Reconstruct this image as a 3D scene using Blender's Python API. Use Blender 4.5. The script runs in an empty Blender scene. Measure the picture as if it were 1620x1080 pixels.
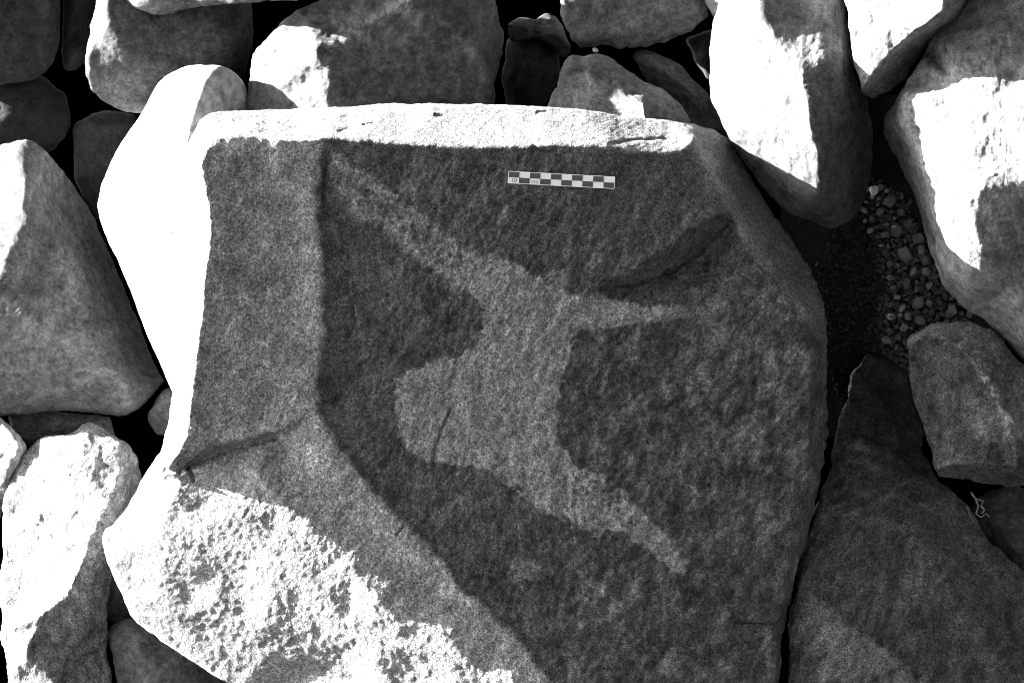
import bpy, math, random
import numpy as np
from mathutils import Matrix, Vector
from mathutils.geometry import delaunay_2d_cdt

# ------------------------------------------------------------------ frame of the place
# The boulder slope is measured in "slope units" of 0.586 mm (one unit = one photo pixel at the slope plane).
U = 0.95 / 1620.0            # metres per slope unit
DIST = 1.60                  # camera to slope plane, metres
PITCH = math.radians(45)
cp, sp = math.cos(PITCH), math.sin(PITCH)
ROT = np.array([[1, 0, 0], [0, sp, -cp], [0, cp, sp]])      # slope axes (right, up slope, out of slope) -> world

def to_world(px, py, z):
    """measured image position (1620x1080 grid) and height out of the slope (units) -> world metres"""
    zz = np.asarray(z, float) * U
    k = U * (DIST - zz) / DIST
    loc = np.stack([(np.asarray(px, float) - 810) * k, -(np.asarray(py, float) - 540) * k, zz], -1)
    return loc @ ROT.T

scene = bpy.context.scene
col = scene.collection
# ------------------------------------------------------------------ camera, sky, sun, exposure
cam_d = bpy.data.cameras.new('camera')
cam = bpy.data.objects.new('camera', cam_d)
col.objects.link(cam)
cam_d.sensor_width = 36
cam_d.lens = 36 * DIST / 0.95
cam_d.clip_start = 0.05
cam_d.clip_end = 2000
cam.location = Vector(ROT @ np.array([0, 0, DIST]))
cam.rotation_euler = (math.pi / 2 - PITCH, 0, 0)
scene.camera = cam

SUN_LOCAL = np.array([-0.93, 0.36, -0.04])
SUN_LOCAL = SUN_LOCAL / np.linalg.norm(SUN_LOCAL)
SUN = ROT @ SUN_LOCAL
elev = math.asin(SUN[2])
azim = math.atan2(SUN[0], SUN[1])
sun_d = bpy.data.lights.new('sun', 'SUN')
sun_d.energy = 5.0
sun_d.angle = math.radians(0.5)
sun_d.color = (1, 1, 1)
sun = bpy.data.objects.new('sun', sun_d)
col.objects.link(sun)
sun.rotation_euler = Vector(SUN).to_track_quat('Z', 'Y').to_euler()

world = bpy.data.worlds.new('World')
scene.world = world
world.use_nodes = True
wn = world.node_tree
wn.nodes.clear()
sky = wn.nodes.new('ShaderNodeTexSky')
sky.sky_type = 'NISHITA'
sky.sun_disc = False
sky.sun_elevation = elev
sky.sun_rotation = azim
sky.air_density = 0.15
sky.dust_density = 2.0
bw = wn.nodes.new('ShaderNodeRGBToBW')            # monochrome film
bg = wn.nodes.new('ShaderNodeBackground')
bg.inputs['Strength'].default_value = 0.05
wo = wn.nodes.new('ShaderNodeOutputWorld')
wn.links.new(sky.outputs[0], bw.inputs[0])
wn.links.new(bw.outputs[0], bg.inputs[0])
wn.links.new(bg.outputs[0], wo.inputs[0])

scene.cycles.filter_width = 1.0
scene.view_settings.view_transform = 'Standard'
scene.view_settings.look = 'None'
scene.view_settings.exposure = 4.45
scene.view_settings.gamma = 1
scene.view_settings.use_curve_mapping = False

# ------------------------------------------------------------------ noise
_rs = np.random.RandomState(7)
PERM = np.concatenate([_rs.permutation(512)] * 3).astype(np.int32)
GR = _rs.normal(size=(512, 3))
GR = (GR / np.linalg.norm(GR, axis=1)[:, None]).astype(np.float32)

def noise(p):
    """gradient noise about -0.7..0.7 at points p (n,3)"""
    i = np.floor(p).astype(np.int32)
    f = (p - i).astype(np.float32)
    i &= 511
    u = f * f * f * (f * (f * 6 - 15) + 10)
    r = np.zeros(len(p), np.float32)
    for dx in (0, 1):
        wx = u[:, 0] if dx else 1 - u[:, 0]
        a = PERM[i[:, 0] + dx]
        for dy in (0, 1):
            wy = u[:, 1] if dy else 1 - u[:, 1]
            b = PERM[a + i[:, 1] + dy]
            for dz in (0, 1):
                wz = u[:, 2] if dz else 1 - u[:, 2]
                g = GR[PERM[b + i[:, 2] + dz]]
                r += wx * wy * wz * (g[:, 0] * (f[:, 0] - dx) + g[:, 1] * (f[:, 1] - dy) + g[:, 2] * (f[:, 2] - dz))
    return r

def fbm(p, wl, octaves=3, gain=0.5, seed=0):
    r = 0
    a = 1.0
    for k in range(octaves):
        r = r + a * noise(p / wl + seed * 17.3 + k * 31.7)
        wl *= 0.5
        a *= gain
    return r

def smooth01(t):
    t = np.clip(t, 0, 1)
    return t * t * (3 - 2 * t)

def seg_dist(px, py, line, closed=False):
    d = np.full(px.shape, 1e9, np.float32)
    n = len(line)
    for i in range(n if closed else n - 1):
        ax, ay = line[i][0], line[i][1]
        bx, by = line[(i + 1) % n][0], line[(i + 1) % n][1]
        ex, ey = bx - ax, by - ay
        L = ex * ex + ey * ey + 1e-9
        t = np.clip(((px - ax) * ex + (py - ay) * ey) / L, 0, 1)
        d = np.minimum(d, np.hypot(px - ax - t * ex, py - ay - t * ey))
    return d

def inside(px, py, poly):
    r = np.zeros(px.shape, bool)
    n = len(poly)
    for i in range(n):
        x0, y0 = poly[i][0], poly[i][1]
        x1, y1 = poly[(i + 1) % n][0], poly[(i + 1) % n][1]
        if y0 == y1:
            continue
        c = ((y0 > py) != (y1 > py)) & (px < (x1 - x0) * (py - y0) / (y1 - y0) + x0)
        r ^= c
    return r

def stretch(P, a):
    """bedding: squeeze the grain along one direction"""
    if a is None: return P
    ux, uy, f = a
    t = P[:, 0] * ux + P[:, 1] * uy
    Q = P.copy()
    Q[:, 0] += ux * t * (f - 1); Q[:, 1] += uy * t * (f - 1)
    return Q

def region(px, py, poly, soft):
    """1 inside, 0 outside, soft edge"""
    d = seg_dist(px, py, poly, True)
    return smooth01(0.5 + np.where(inside(px, py, poly), d, -d) / (2 * soft))

# ------------------------------------------------------------------ materials (procedural, monochrome)
def rock_material(name, speck=0.55, bump=0.6, scale=1.0, rough=0.9):
    m = bpy.data.materials.new(name)
    m.use_nodes = True
    n, l = m.node_tree.nodes, m.node_tree.links
    b = n['Principled BSDF']
    b.inputs['Roughness'].default_value = rough
    b.inputs['Specular IOR Level'].default_value = 0.15
    at = n.new('ShaderNodeAttribute'); at.attribute_name = 'tone'
    tc = n.new('ShaderNodeTexCoord')
    oi = n.new('ShaderNodeObjectInfo')
    add = n.new('ShaderNodeVectorMath'); add.operation = 'ADD'
    mul = n.new('ShaderNodeMath'); mul.operation = 'MULTIPLY'; mul.inputs[1].default_value = 7.0
    l.new(oi.outputs['Random'], mul.inputs[0])
    l.new(tc.outputs['Object'], add.inputs[0]); l.new(mul.outputs[0], add.inputs[1])
    def nz(sc, det, rg=0.6):
        t = n.new('ShaderNodeTexNoise')
        t.inputs['Scale'].default_value = sc * scale
        t.inputs['Detail'].default_value = det
        t.inputs['Roughness'].default_value = rg
        l.new(add.outputs[0], t.inputs['Vector'])
        return t.outputs['Fac']
    fine = nz(330, 3, 0.7)
    grit = nz(760, 2, 0.6)
    mid = nz(60, 4, 0.6)
    def rng(src, lo, hi, w=.25):
        r = n.new('ShaderNodeMapRange')
        r.inputs['From Min'].default_value = .5 - w; r.inputs['From Max'].default_value = .5 + w
        r.inputs['To Min'].default_value = lo; r.inputs['To Max'].default_value = hi
        l.new(src, r.inputs['Value'])
        return r.outputs[0]
    def times(a, b_):
        q = n.new('ShaderNodeMath'); q.operation = 'MULTIPLY'
        l.new(a, q.inputs[0]); l.new(b_, q.inputs[1])
        return q
    m1 = times(times(rng(fine, 1 - speck * .6, 1 + speck * .6, .2), rng(grit, 1 - speck * .65, 1 + speck * .65, .16)).outputs[0], rng(mid, 1 - speck * .25, 1 + speck * .25))
    m2 = n.new('ShaderNodeMath'); m2.operation = 'MULTIPLY'
    l.new(m1.outputs[0], m2.inputs[0]); l.new(at.outputs['Fac'], m2.inputs[1])
    l.new(m2.outputs[0], b.inputs['Base Color'])
    bp = n.new('ShaderNodeBump')
    bp.inputs['Strength'].default_value = bump
    bp.inputs['Distance'].default_value = 0.0012
    l.new(nz(420, 4, 0.65), bp.inputs['Height'])
    l.new(bp.outputs[0], b.inputs['Normal'])
    return m

def flat_material(name, v, rough=0.6):
    m = bpy.data.materials.new(name)
    m.use_nodes = True
    n, l = m.node_tree.nodes, m.node_tree.links
    b = n['Principled BSDF']
    b.inputs['Roughness'].default_value = rough
    t = n.new('ShaderNodeTexNoise'); t.inputs['Scale'].default_value = 900
    tc = n.new('ShaderNodeTexCoord'); l.new(tc.outputs['Object'], t.inputs['Vector'])
    r = n.new('ShaderNodeMapRange')
    r.inputs['To Min'].default_value = v * 0.8; r.inputs['To Max'].default_value = v * 1.2
    l.new(t.outputs['Fac'], r.inputs['Value']); l.new(r.outputs[0], b.inputs['Base Color'])
    return m

MAT_COARSE = rock_material('coarse_patinated_stone', 0.95, 1.0, 1.0)
MAT_SMOOTH = rock_material('weathered_stone', 0.5, 0.4, 1.0)
MAT_PALE = rock_material('pale_smooth_stone', 0.3, 0.3, 0.8)

# ------------------------------------------------------------------ mesh helpers
def mesh_obj(name, verts, faces4, faces3, mat, tone=None, parent=None, normals=None):
    me = bpy.data.meshes.new(name)
    verts = np.asarray(verts, np.float64)
    origin = verts.mean(0) if parent is None else np.array(parent.location)
    v = (verts - origin).astype(np.float32)
    f4 = np.asarray(faces4, np.int32).reshape(-1, 4)
    f3 = np.asarray(faces3, np.int32).reshape(-1, 3)
    me.vertices.add(len(v)); me.vertices.foreach_set('co', v.ravel())
    me.loops.add(f4.size + f3.size)
    me.loops.foreach_set('vertex_index', np.concatenate([f4.ravel(), f3.ravel()]))
    me.polygons.add(len(f4) + len(f3))
    st = np.concatenate([np.arange(len(f4)) * 4, f4.size + np.arange(len(f3)) * 3])
    me.polygons.foreach_set('loop_start', st.astype(np.int32))
    me.polygons.foreach_set('use_smooth', np.ones(len(st), bool))
    if tone is not None:
        a = me.attributes.new('tone', 'FLOAT', 'POINT')
        a.data.foreach_set('value', np.asarray(tone, np.float32))
    me.update(calc_edges=True)
    me.validate()
    if normals is not None:
        me.normals_split_custom_set_from_vertices(normals.astype(np.float32))
    me.materials.append(mat)
    o = bpy.data.objects.new(name, me)
    col.objects.link(o)
    if parent is None:
        o.location = origin
    else:
        o.parent = parent
    return o

def tag(o, label=None, cat=None, group=None, kind=None):
    if label: o['label'] = label
    if cat: o['category'] = cat
    if group: o['group'] = group
    if kind: o['kind'] = kind
    return o

def blur(a, s):
    if s <= 0:
        return a
    r = int(3 * s) + 1
    k = np.exp(-0.5 * (np.arange(-r, r + 1) / s) ** 2)
    k /= k.sum()
    for ax in (0, 1):
        p = np.pad(a, [(r, r) if i == ax else (0, 0) for i in (0, 1)], mode='edge')
        out = np.zeros_like(a)
        for i, w in enumerate(k):
            out += w * (p[i:i + a.shape[0], :] if ax == 0 else p[:, i:i + a.shape[1]])
        a = out
    return a

def relief(outline, lines, pts, sigma):
    """height raster from the surveyed outline, ridge lines and spot heights"""
    V, Z, E = [], [], []
    n = len(outline)
    for i, p in enumerate(outline):
        V.append(Vector((p[0], p[1]))); Z.append(p[2]); E.append((i, (i + 1) % n))
    seen = {(round(v.x), round(v.y)): i for i, v in enumerate(V)}
    def addp(p):
        k = (round(p[0]), round(p[1]))
        if k not in seen:
            seen[k] = len(V); V.append(Vector((p[0], p[1]))); Z.append(p[2])
        return seen[k]
    for ln in lines:
        ids = [addp(p) for p in ln]
        E += [(a, b) for a, b in zip(ids, ids[1:]) if a != b]
    for p in pts:
        addp(p)
    vo, eo, fo, ov, oe, of = delaunay_2d_cdt(V, E, [], 0, 1e-4)
    Zi = np.array(Z)
    Vx = np.array([[v.x, v.y] for v in V])
    zo = []
    for v, o in zip(vo, ov):
        if len(o):
            zo.append(Zi[o[0]])
        else:
            d = np.hypot(Vx[:, 0] - v.x, Vx[:, 1] - v.y)
            k = np.argsort(d)[:3]
            w = 1 / (d[k] + 1e-3)
            zo.append(float((Zi[k] * w).sum() / w.sum()))
    P = np.array([[v.x, v.y] for v in vo]); zo = np.array(zo)
    g = 2.5
    x0, y0 = P.min(0) - 12; x1, y1 = P.max(0) + 12
    nx, ny = int((x1 - x0) / g) + 2, int((y1 - y0) / g) + 2
    H = np.full((ny, nx), np.nan)
    for f in fo:
        a, b, c = P[f[0]], P[f[1]], P[f[2]]
        i0 = max(int((min(a[0], b[0], c[0]) - x0) / g), 0); i1 = min(int((max(a[0], b[0], c[0]) - x0) / g) + 2, nx)
        j0 = max(int((min(a[1], b[1], c[1]) - y0) / g), 0); j1 = min(int((max(a[1], b[1], c[1]) - y0) / g) + 2, ny)
        X, Y = np.meshgrid(x0 + g * np.arange(i0, i1), y0 + g * np.arange(j0, j1))
        den = (b[1] - c[1]) * (a[0] - c[0]) + (c[0] - b[0]) * (a[1] - c[1])
        if abs(den) < 1e-6: continue
        w0 = ((b[1] - c[1]) * (X - c[0]) + (c[0] - b[0]) * (Y - c[1])) / den
        w1 = ((c[1] - a[1]) * (X - c[0]) + (a[0] - c[0]) * (Y - c[1])) / den
        w2 = 1 - w0 - w1
        ok = (w0 >= -1e-6) & (w1 >= -1e-6) & (w2 >= -1e-6)
        sub = H[j0:j1, i0:i1]
        sub[ok] = (w0 * zo[f[0]] + w1 * zo[f[1]] + w2 * zo[f[2]])[ok]
    for _ in range(400):                                     # carry edge heights outwards
        nanm = np.isnan(H)
        if not nanm.any(): break
        acc = np.zeros_like(H); cnt = np.zeros_like(H)
        for dy, dx in ((0, 1), (0, -1), (1, 0), (-1, 0)):
            S = np.full_like(H, np.nan)
            ys = slice(max(dy, 0), ny + min(dy, 0)); yt = slice(max(-dy, 0), ny + min(-dy, 0))
            xs = slice(max(dx, 0), nx + min(dx, 0)); xt = slice(max(-dx, 0), nx + min(-dx, 0))
            S[yt, xt] = H[ys, xs]
            g_ok = ~np.isnan(S)
            acc[g_ok] += S[g_ok]; cnt[g_ok] += 1
        fill = nanm & (cnt > 0)
        H[fill] = acc[fill] / cnt[fill]
    H = blur(H, sigma / g)
    def sample(px, py):
        u = np.clip((px - x0) / g, 0, nx - 1.001); v = np.clip((py - y0) / g, 0, ny - 1.001)
        i = u.astype(int); j = v.astype(int); fu = u - i; fv = v - j
        return (H[j, i] * (1 - fu) * (1 - fv) + H[j, i + 1] * fu * (1 - fv) + H[j + 1, i] * (1 - fu) * fv + H[j + 1, i + 1] * fu * fv)
    return sample

def rock(name, label, outline, zdef, lines=(), pts=(), centre=None, step=3.0, sigma=8.0, edge=(18, 14), thick=150,
         rough=((150, 5), (45, 2.2), (14, .8)), tone=0.14, tone_var=0.35, mat=None, osmooth=6.0, ojag=2.0, seed=1,
         carve=(), paint=None, split=None, amp=None, aniso=None, cat='boulder', group=None):
    mat = mat or MAT_SMOOTH
    out = [(p[0], p[1], p[2] if len(p) > 2 else zdef) for p in outline]
    hs = relief(out, lines, pts, sigma)
    # resample outline evenly, soften corners, roughen
    Q = np.array([(p[0], p[1]) for p in out], float)
    Q2 = np.vstack([Q, Q[:1]])
    L = np.concatenate([[0], np.cumsum(np.hypot(*np.diff(Q2, axis=0).T))])
    N = max(int(L[-1] / step), 40)
    t = np.linspace(0, L[-1], N, endpoint=False)
    ox = np.interp(t, L, Q2[:, 0]); oy = np.interp(t, L, Q2[:, 1])
    r = max(int(3 * osmooth / step), 1)
    k = np.exp(-0.5 * (np.arange(-r, r + 1) * step / osmooth) ** 2); k /= k.sum()
    ox = np.convolve(np.concatenate([ox[-r:], ox, ox[:r]]), k, 'valid')
    oy = np.convolve(np.concatenate([oy[-r:], oy, oy[:r]]), k, 'valid')
    pj = np.stack([ox, oy, np.full(N, seed * 9.1)], 1)
    ox = ox + ojag * 1.6 * fbm(pj, 34, 3, .6, seed); oy = oy + ojag * 1.6 * fbm(pj, 34, 3, .6, seed + 5)
    c = np.array(centre if centre else (ox.mean(), oy.mean()))
    dx, dy = ox - c[0], oy - c[1]
    cr = dx * np.roll(dy, -1) - dy * np.roll(dx, -1)
    if (np.sign(cr) != np.sign(np.median(cr))).mean() > 0.01:
        print('NOT STAR', label, (np.sign(cr) != np.sign(np.median(cr))).mean())
    Rm = np.percentile(np.hypot(dx, dy), 60)
    M = max(int(Rm / step), 12)
    s = np.linspace(0, 1, M + 1)[1:] ** 0.85
    FX = c[0] + s[:, None] * dx; FY = c[1] + s[:, None] * dy
    fx, fy = FX.ravel(), FY.ravel()
    z = hs(fx, fy)
    poly = np.stack([ox, oy], 1)[::max(1, int(9 / step))]
    near = s > 1 - 1.6 * (edge[0] / max(Rm, 1)) - .15
    if edge[1] > 0:
        m = np.repeat(near, N)
        d = seg_dist(fx[m], fy[m], poly, True)
        q = np.clip(1 - d / edge[0], 0, 1)
        z[m] -= edge[1] * (1 - np.sqrt(np.maximum(1 - q * q, 0)))
    for ln, w, dep in carve:
        xs = [p[0] for p in ln]; ys = [p[1] for p in ln]
        m = (fx > min(xs) - 4 * w) & (fx < max(xs) + 4 * w) & (fy > min(ys) - 4 * w) & (fy < max(ys) + 4 * w)
        wob = np.stack([fx[m], fy[m], fx[m] * 0], 1)
        d = seg_dist(fx[m] + 3 * noise(wob / 12), fy[m] + 3 * noise(wob / 12 + 40), ln)
        z[m] -= dep * np.exp(-(d / w) ** 2)
    # back of the stone
    zr = z[-N:]
    bs = [(0.985, .10), (0.95, .24), (0.88, .42), (0.75, .65), (0.5, .88), (0.25, .98)]
    zmid = zr.mean()
    bx, by, bz = [], [], []
    for q, h in bs:
        bx.append(c[0] + q * dx); by.append(c[1] + q * dy)
        w = smooth01(h)
        bz.append((zr * (1 - w) + zmid * w) - thick * h)
    PX = np.concatenate([fx, np.concatenate(bx), [c[0], c[0]]])
    PY = np.concatenate([fy, np.concatenate(by), [c[1], c[1]]])
    PZ = np.concatenate([z, np.concatenate(bz), [hs(np.array([c[0]]), np.array([c[1]]))[0], zmid - thick]])
    R = M + len(bs)
    ii = np.arange(R - 1)[:, None] * N; jj = np.arange(N)[None, :]; jn = (jj + 1) % N
    F4 = np.stack([ii + jj, ii + N + jj, ii + N + jn, ii + jn], -1).reshape(-1, 4)
    j = np.arange(N); jn = (j + 1) % N
    pf, pb = R * N, R * N + 1
    F3 = np.concatenate([np.stack([np.full(N, pf), j, jn], 1), np.stack([np.full(N, pb), (R - 1) * N + jn, (R - 1) * N + j], 1)])
    # orientation: front must look out of the slope (image y points down)
    if np.median(cr) > 0:
        F4 = F4[:, ::-1]; F3 = F3[:, ::-1]
    P = np.stack([PX, PY, PZ], 1)
    def vnorm(P):
        S = P * np.array([1, -1, 1])
        nrm = np.zeros_like(S)
        a = np.cross(S[F4[:, 2]] - S[F4[:, 0]], S[F4[:, 3]] - S[F4[:, 1]])
        for q in range(4):
            for ax in range(3):
                nrm[:, ax] += np.bincount(F4[:, q], a[:, ax], len(S))
        nrm /= np.linalg.norm(nrm, axis=1)[:, None] + 1e-9
        nrm[pf] = (0, 0, 1); nrm[pb] = (0, 0, -1)
        return nrm
    nr = vnorm(P) * np.array([1, -1, 1])
    disp = np.zeros(len(P)); small = np.zeros(len(P))
    for w, a in rough:
        q = fbm(stretch(P, aniso) if w < 40 else P, w, 2, .5, seed)
        if 0 < a and w < 30: small += q
        if a < 0: disp += -a * (np.abs(noise(P / w + seed)) * 4 - 1)      # sharp valleys between bulges
        else: disp += a * 1.5 * q * (amp(P, w) if amp else 1)
    W0 = P.copy()
    P = P + nr * disp[:, None]
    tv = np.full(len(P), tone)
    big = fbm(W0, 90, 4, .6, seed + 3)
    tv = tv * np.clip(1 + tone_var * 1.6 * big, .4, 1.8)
    small = small / (small.std() + 1e-6)
    tv = tv * np.clip(1 + .2 * small, .4, 1.7)                # small relief shaded through the tone: crests paler, pits darker
    if paint is not None:
        tv, mask = paint(W0, tv)
    W = to_world(P[:, 0], P[:, 1], P[:, 2])
    if split is None:
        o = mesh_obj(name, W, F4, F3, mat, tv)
        return tag(o, label, cat, group)
    nw = vnorm(P) @ ROT.T
    inm = (mask[F4].mean(1) > 0.5)
    root = mesh_obj_sub(name, W, F4[~inm], F3, mat, tv, nw, None)
    tag(root, label, cat, group)
    pt = mesh_obj_sub(split, W, F4[inm], np.zeros((0, 3), int), mat, tv, nw, root)
    return root, pt

def mesh_obj_sub(name, W, f4, f3, mat, tv, nw, parent):
    used = np.zeros(len(W), bool); used[f4.ravel()] = True; used[f3.ravel()] = True
    idx = np.cumsum(used) - 1
    return mesh_obj(name, W[used], idx[f4], idx[f3], mat, tv[used], parent, nw[used])

# ------------------------------------------------------------------ the hillside under the stones
def build_ground():
    k = 130
    t = np.linspace(-1, 1, 2 * k + 1)
    ax = np.sign(t) * (np.abs(t) * 1.6 + np.abs(t) ** 7 * 300)
    X, Y = np.meshgrid(ax, ax)
    x, y = X.ravel(), Y.ravel()
    h = y - 0.33
    h = np.where(h > .45, .45 + .35 * np.tanh((h - .45) / .35), h)
    h = np.where(h < -.9, -.9 + .35 * np.tanh((h + .9) / .35), h)
    h = h - .45 * np.log1p(np.exp((-x - 1.0) / .25)) * .25 * np.exp(-np.abs(x) / 60)
    # little gravel fan in the gap to the right
    far = np.hypot(x, y)
    p = np.stack([x, y, x * 0], 1) * 1000
    amp = np.minimum(1, far / 3 + .35)
    h = h + .05 * amp * fbm(p, 300, 4, .5, 2)
    n = 2 * k + 1
    i, j = np.meshgrid(np.arange(n - 1), np.arange(n - 1), indexing='ij')
    a = (i * n + j).ravel()
    F = np.stack([a, a + 1, a + n + 1, a + n], 1)
    o = mesh_obj('ground', np.stack([x, y, h], 1), F, np.zeros((0, 3), int), MAT_SMOOTH, np.full(len(x), .07))
    return tag(o, kind='structure')
build_ground()

def painter(polys=(), lines=()):
    """tone zones (paler facets and edges, painted shade on dark sides) by polygon and by line"""
    def f(P, tv):
        w = np.stack([P[:, 0], P[:, 1], P[:, 2] * .5], 1)
        wx = P[:, 0] + 7 * fbm(w, 26, 3, .6, 21); wy = P[:, 1] + 7 * fbm(w, 26, 3, .6, 22)
        m = smooth01((fbm(w, 14, 3, .6, 23) + .35) / .5)
        for poly, k, soft in polys:
            r = region(wx, wy, poly, soft)
            tv = tv * (1 + (k - 1) * r)
        for ln, wd, k in lines:
            d = np.exp(-(seg_dist(wx, wy, ln) / wd) ** 2)
            tv = tv * (1 + (k - 1) * d * m)
        return tv, None
    return f
# ------------------------------------------------------------------ the carved block
GR_DIR = (.55, -.835, .66)
def build_carved_block():
    outline = [(330,180,34),(350,177,24),(410,174,12),(470,172,4),(545,169,4),(620,164,4),(700,163,8),(770,165,2),(850,168,-4),(920,173,-10),(970,181,-15),
        (1020,187,-25),(1060,190,-35),(1100,198,-50),(1130,207,-65),(1152,222,-80),(1165,245,-85),(1190,285,-85),(1225,340,-85),(1260,390,-85),(1290,440,-85),
        (1303,475,-80),(1308,530,-75),(1310,600,-70),(1308,680,-60),(1302,740,-55),(1290,800,-50),(1276,850,-50),(1262,890,-50),(1252,930,-50),
        (1244,975,-55),(1238,1010,-60),(1233,1060,-60),(1228,1120,-60),(1180,1180,-40),(1000,1210,0),(800,1200,-60),(600,1180,-120),(480,1130,-150),(380,1088,-166),
        (340,1066,-168),(300,1042,-168),(255,1015,-168),(225,990,-166),(205,970,-160),(195,940,-144),(180,910,-130),(170,880,-114),(162,858,-106),(165,840,-100),
        (180,828,-90),(195,812,-80),(210,785,-70),(225,755,-60),(240,735,-50),(255,712,-50),(262,685,-55),(270,640,-60),(276,600,-60),(284,560,-60),(288,520,-60),(288,450,-60),
        (284,370,-60),(279,310,-55),(283,260,-40),(297,228,-10),(308,205,12),(318,188,24)]
    RL = [(352,214,113),(330,219,110),(316,240,118),(313,265,122),(320,300,124),(328,340,124),(330,360,124),(325,400,123),(318,450,122),(316,490,121),(310,530,119),
        (305,570,117),(300,610,114),(296,650,110),(291,690,100),(272,724,80),(262,740,62)]
    TR = [(352,214,113),(400,213,112),(440,221,115),(480,221,112),(510,218,110),(560,222,104),(640,228,100),(730,232,96),(830,232,90),(900,230,84),(960,232,76),
        (1010,240,66),(1050,243,54),(1080,237,40),(1097,221,22)]
    C1 = [(510,218,110),(500,260,104),(497,310,102),(500,350,101),(507,400,100),(510,440,99),(505,480,98),(508,520,97),(505,560,97),(500,600,97),(500,650,96),(520,690,93),
        (560,740,88),(600,790,84),(650,840,79),(700,890,74),(725,930,70),(780,975,64),(815,1010,60),(845,1050,58),(872,1085,55),(900,1125,51)]
    C1b = [(524,236,98),(512,262,94),(509,310,91),(513,350,90),(520,400,89),(523,440,88),(518,480,88),(521,520,88),(518,560,88),(514,600,88),(514,648,88),(532,684,87),(572,734,82),
        (612,784,78),(662,834,74),(712,884,70),(738,922,66),(792,967,60),(828,1004,56),(860,1045,52)]
    RR = [(1097,221,22),(1130,280,30),(1150,330,32),(1185,390,32),(1225,445,32),(1268,500,30),(1283,560,28),(1286,640,24),(1281,720,20),(1268,800,16),(1252,870,12),
        (1240,930,6),(1230,985,2),(1224,1060,-2),(1216,1120,-4)]
    SU = [(945,446,63),(1004,424,63),(1052,394,62),(1092,364,60),(1144,338,54)]
    SL = [(950,456,58),(1008,448,30),(1066,428,-2),(1114,392,-8),(1156,354,8)]
    SR = [(958,474,58),(1022,486,50),(1100,478,30),(1160,440,24),(1190,398,27)]
    BU = [(1100,1003,26),(1166,981,10),(1234,983,-2)]; BL = [(1102,1012,18),(1168,990,-4),(1233,992,-18)]
    CU = [(437,684,99),(400,692,96),(350,702,92),(300,722,80),(278,734,68)]
    CL = [(442,694,84),(402,703,72),(352,714,60),(304,732,46)]
    LR = [(284,762,34),(300,748,46),(370,738,74),(404,738,86),(424,770,82),(448,796,79),(500,840,75),(560,875,72),(640,910,69),(700,940,66),(760,970,64),(800,1000,61),(840,1047,57),(866,1088,54),(890,1128,50)]
    pts = [(700,400,84),(800,600,74),(1000,650,56),(1150,600,42),(900,850,62),(1100,880,36),(1050,1000,40),(640,650,82),(1100,1090,28),(1200,500,34),(900,320,80),
        (470,560,100),(400,400,112),(440,300,108), (640,240,97),(1000,300,64),(1090,330,48),(1180,820,28),(1210,700,30),(1080,520,40),(1150,490,30),
        ]
    fac = lambda x, y: 76 + .47 * (x - 500) - .71 * (y - 840) - (max(0, y - 985) * .24 if 330 < x < 565 else 0)
    for gx in range(215, 900, 42):
        for gy in range(775, 1150, 42):
            x, y = gx + 7 * math.sin(gy), gy + 7 * math.sin(gx * 1.7)
            a = np.array([float(x)]); b = np.array([float(y)])
            if inside(a, b, outline)[0] and y > 742 + (x - 402) * .722 + 26 and y > 775 and seg_dist(a, b, outline, True)[0] > 42:
                pts.append((x, y, fac(x, y) + 3 * math.sin(gx * gy)))
    polyA = [(738,400),(760,404),(790,408),(830,425),(868,450),(905,466),(960,474),(1010,482),(1060,488),(1110,484),(1148,476),(1152,486),(1100,500),(1050,506),(990,512),(940,520),
        (908,526),(900,550),(888,600),(880,640),(882,700),(910,738),(950,752),(985,765),(995,790),(1030,820),(1060,858),(1088,890),(1080,908),(1050,890),(1020,862),
        (985,842),(945,846),(900,830),(850,800),(812,772),(780,742),(740,735),(690,735),(652,716),(632,692),(625,640),(630,600),(650,580),(690,571),(722,565),(750,550),(766,520),(762,490),(742,455),(728,424)]
    polyB = [(516,232),(532,240),(560,270),(600,298),(650,330),(700,368),(742,398),(735,445),(700,425),(655,392),(605,355),(565,335),(540,305),(522,270)]
    lineB = [[(524,240),(560,275),(610,308),(655,340),(705,378),(745,402)], [(535,290),(565,330),(610,352),(650,392),(690,418),(735,448)]]
    polyLeft = [(300,170),(515,214),(504,260),(498,310),(502,350),(512,400),(514,440),(508,480),(514,520),(508,560),(503,600),(503,650),(524,690),(564,740),(604,790),(654,840),(704,890),(728,930),(784,975),(818,1010),(850,1050),(905,1125),
        (600,1300),(0,1100),(0,400)]
    topPoly = [(300,100),(330,212),(400,214),(510,219),(560,223),(640,229),(730,233),(900,231),(960,233),(1010,244),(1050,246),(1080,240),(1100,222),(1160,200),(1100,100)]
    rightPoly = [(1092,218),(1140,300),(1165,360),(1200,410),(1250,470),(1278,520),(1330,560),(1330,300),(1150,150)]
    facet = [(150,760),(282,757),(300,748),(370,742),(402,749),(420,780),(500,840),(640,910),(760,970),(866,1088),(920,1180),(300,1250),(60,900)]
    def paint(P, tv):
        warp = np.stack([P[:, 0], P[:, 1], P[:, 2] * .5], 1)
        wx = P[:, 0] + 9 * fbm(warp, 26, 3, .6, 11); wy = P[:, 1] + 9 * fbm(warp, 26, 3, .6, 12)
        mott = fbm(warp, 60, 4, .6, 14); spk = fbm(warp, 9, 2, .6, 15)
        Q = stretch(P, GR_DIR)
        rel = np.clip(.55 * fbm(Q, 22, 2, .5, 3) + .75 * fbm(Q, 9, 2, .5, 3), -.8, .8)      # relief shading put into the tone: crests paler, pits darker
        rgt = smooth01((P[:, 0] - 850) / 120) * smooth01((P[:, 1] - 420) / 100)
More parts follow.
